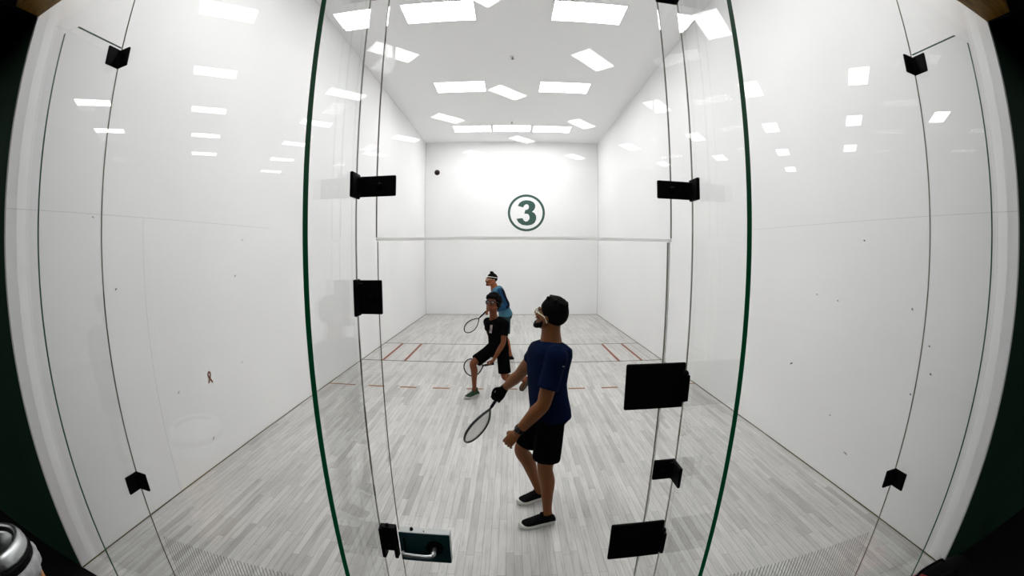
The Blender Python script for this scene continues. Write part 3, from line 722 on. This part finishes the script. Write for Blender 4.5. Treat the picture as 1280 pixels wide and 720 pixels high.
# the youth in the middle, lunging towards the left
p2, h2, g2, l2 = person('youth in black shirt with glasses and curly hair, lunging in mid court', dict(
    pelvis=(-.212, -7.86, .735), chest=(-.225, -7.845, .985), neck=(-.275, -7.865, 1.175), head=(-.282, -7.905, 1.392),
    Lsh=(-.105, -7.955, 1.10), Lel=(-.135, -8.03, .835), Lwr=(-.268, -8.06, .60), Rsh=(-.372, -7.745, 1.10), Rel=(-.36, -7.58, .89), Rwr=(-.25, -7.60, .72),
    Lhip=(-.145, -7.925, .705), Lkn=(-.108, -7.965, .31), Lan=(.172, -7.665, .165), Rhip=(-.298, -7.82, .705), Rkn=(-.567, -8.02, .535), Ran=(-.562, -7.945, .10)),
    dict(skin=SKIN2, shirt=BLKT, shorts=BLK, Rshoe=(SHOEG, SOLEG, LACEG), Lshoe=(SHOEBR, SOLED, LACE), iris=IRIS, eye=EYEW, hair=HAIRM),
    dict(pelvis_f=(-.72, -.69, 0), chest_f=(-.62, -.78, 0), head_f=(-.36, -.90, .30), hk=1.08, k=.90, loose=(.172, .012), Rfoot=((-.512, -7.885, 0), (-.695, -8.082, 0)), Lfoot=((.235, -7.60, .205), (.118, -7.712, .012)), Lfoot_up=(.55, .52, .6), Rhigh=True,
         Lhand=dict(d=(-.55, -.12, -.8), pn=(-.65, .55, .35), curl=1.0, thumb=-1, tc=.9), Rhand=dict(d=(.6, 0, -.8), pn=(0, -1, 0), curl=.4, thumb=1), sleeve=.60, short=.84, shirt_low=-.16))
m = bmesh.new(); scalp(m, h2, .014, .066, -.07, -.03, .01)
for i in range(330):
    a = random.uniform(-PI, PI); z = random.uniform(-.75, 1); r = math.sqrt(max(0, 1 - z * z)); p = V((.096 * r * math.sin(a), -.012 + .112 * r * math.cos(a), .03 + .108 * z))
    if p.y > .0 and p.z < .070 - .9 * max(0, .045 - p.y): continue
    h2.ball(m, tuple(p), random.uniform(.016, .026), 8)
link('curly_hair', fuse(m, .005, 1), HAIRM, p2)
goggles(h2, p2, FRAMEB, LENS, .0062)
m = bmesh.new(); c = Fr(g2['chest'] - l2 + V((0, 0, .07)), (-.62, -.78, .22)); box(m, -.021, .021, -.0, .003, -.058, .058); bmesh.ops.transform(m, verts=m.verts, matrix=Matrix.Translation(c(-.02, .150, -.055)) @ c.R.to_4x4())
obj('shirt_print', m, noisy('print_grey', (.10, .08, .08), (.38, .34, .33), 30, .8, .1), p2)
racket('racket', (-.272, -8.075, .545), (-.80, .50, -.29), (-.16, .15, 1), 'black framed racket of the lunging youth, seen behind his front shin', (FRAMEB, STRINGW, GRIP), .56)

# the man at the back
p3, h3, g3, l3 = person('player in blue and black long sleeved jersey with topknot, farthest back in court', dict(
    pelvis=(-.14, -5.905, .935), chest=(-.225, -5.915, 1.235), neck=(-.335, -5.92, 1.465), head=(-.40, -5.915, 1.605),
    Lsh=(-.225, -6.075, 1.39), Lel=(-.10, -6.10, 1.12), Lwr=(-.30, -6.20, 1.04), Rsh=(-.34, -5.75, 1.385), Rel=(-.40, -5.70, 1.08), Rwr=(-.458, -5.92, 1.015),
    Lhip=(-.125, -5.99, .90), Lkn=(-.14, -6.02, .50), Lan=(-.022, -5.965, .095), Rhip=(-.155, -5.815, .90), Rkn=(-.27, -5.80, .50), Ran=(-.24, -5.78, .095)),
    dict(skin=SKIN3, shirt=mat('jersey_light_blue', (.055, .15, .22), .85, .1), sleeve=mat('jersey_blue', (.010, .048, .105), .85, .1), trim=mat('jersey_black', (.003, .005, .012), .85, .1), shorts=GREENSH, Lshoe=(SHOEB, SOLE, LACE), Rshoe=(SHOEB, SOLE, LACE), iris=IRIS, eye=EYEW, hair=HAIRM),
    dict(pelvis_f=(-.98, -.15, 0), chest_f=(-.93, -.3, -.2), head_f=(-.86, -.5, .12), hk=1.10, k=1.0, neck=1.12, Lfoot=((.038, -5.96, 0), (-.235, -6.0, 0)), Rfoot=((-.19, -5.775, 0), (-.46, -5.82, 0)),
         Lhand=dict(d=(-.95, -.1, -.2), pn=(0, .6, -.8), curl=.6, thumb=-1), Rhand=dict(d=(-.62, -.6, -.5), pn=(.3, -.75, -.55), curl=1.0, thumb=1, tc=.9), long_sleeves=True, short=.85, shirt_low=-.1))
m = bmesh.new(); scalp(m, h3, .006, .055, -.055, .0, .0); link('head_wrap', fuse(m, .005, 2), HAIRM, p3)
m = bmesh.new(); h3.ball(m, (0, .012, .128), (.036, .038, .026), 20); link('topknot', fuse(m, .005, 2), HAIRM, p3)
m = bmesh.new(); pts = [h3(.079 * math.cos(t), -.010 + .100 * math.sin(t), .046 + .006 * math.sin(t)) for t in [2 * PI * i / 32 for i in range(33)]]; tube(m, pts, [(.006, .003)] * 33, 8, up=h3.R @ V((0, 0, 1)), round_ends=False); obj('headband', m, BAND, p3, smooth=True)
m = bmesh.new(); limb(m, [(h3(-.028, .092, -.060), .005), (h3(0, .102, -.054), .007), (h3(.028, .092, -.060), .005)], 8); h3.ball(m, (0, .088, -.098), (.022, .014, .016)); link('beard', fuse(m, .004, 2), HAIRM, p3)
goggles(h3, p3, CREAM, LENS, .0022)
q = g3['Rwr'] - l3; e_ = (g3['Rel'] - g3['Rwr']).normalized(); m = bmesh.new(); tube(m, [q + e_ * .005, q + e_ * .012, q + e_ * .055, q + e_ * .062], [.033, .038, .040, .035], 20, round_ends=False); obj('wristband', m, BAND, p3, smooth=True)
racket('racket', (-.510, -6.0, .992), (-.40, -.10, -.385), (.42, .55, -.55), 'black framed racket of the player farthest back in court', (FRAMEB, STRINGW, GRIP), .56)

# ------------------------------------------------------------------ world and view
w = bpy.data.worlds.new('world'); S.world = w; w.use_nodes = True
w.node_tree.nodes['Background'].inputs[0].default_value = (0, 0, 0, 1)
S.view_settings.view_transform = 'Standard'; S.view_settings.look = 'None'; S.view_settings.gamma = 1; S.view_settings.use_curve_mapping = False
S.view_settings.exposure = .30
cy = S.cycles
cy.use_denoising = True; cy.max_bounces = 16; cy.diffuse_bounces = 8; cy.glossy_bounces = 8; cy.transparent_max_bounces = 48; cy.caustics_reflective = False; cy.caustics_refractive = False
cy.sample_clamp_indirect = 8
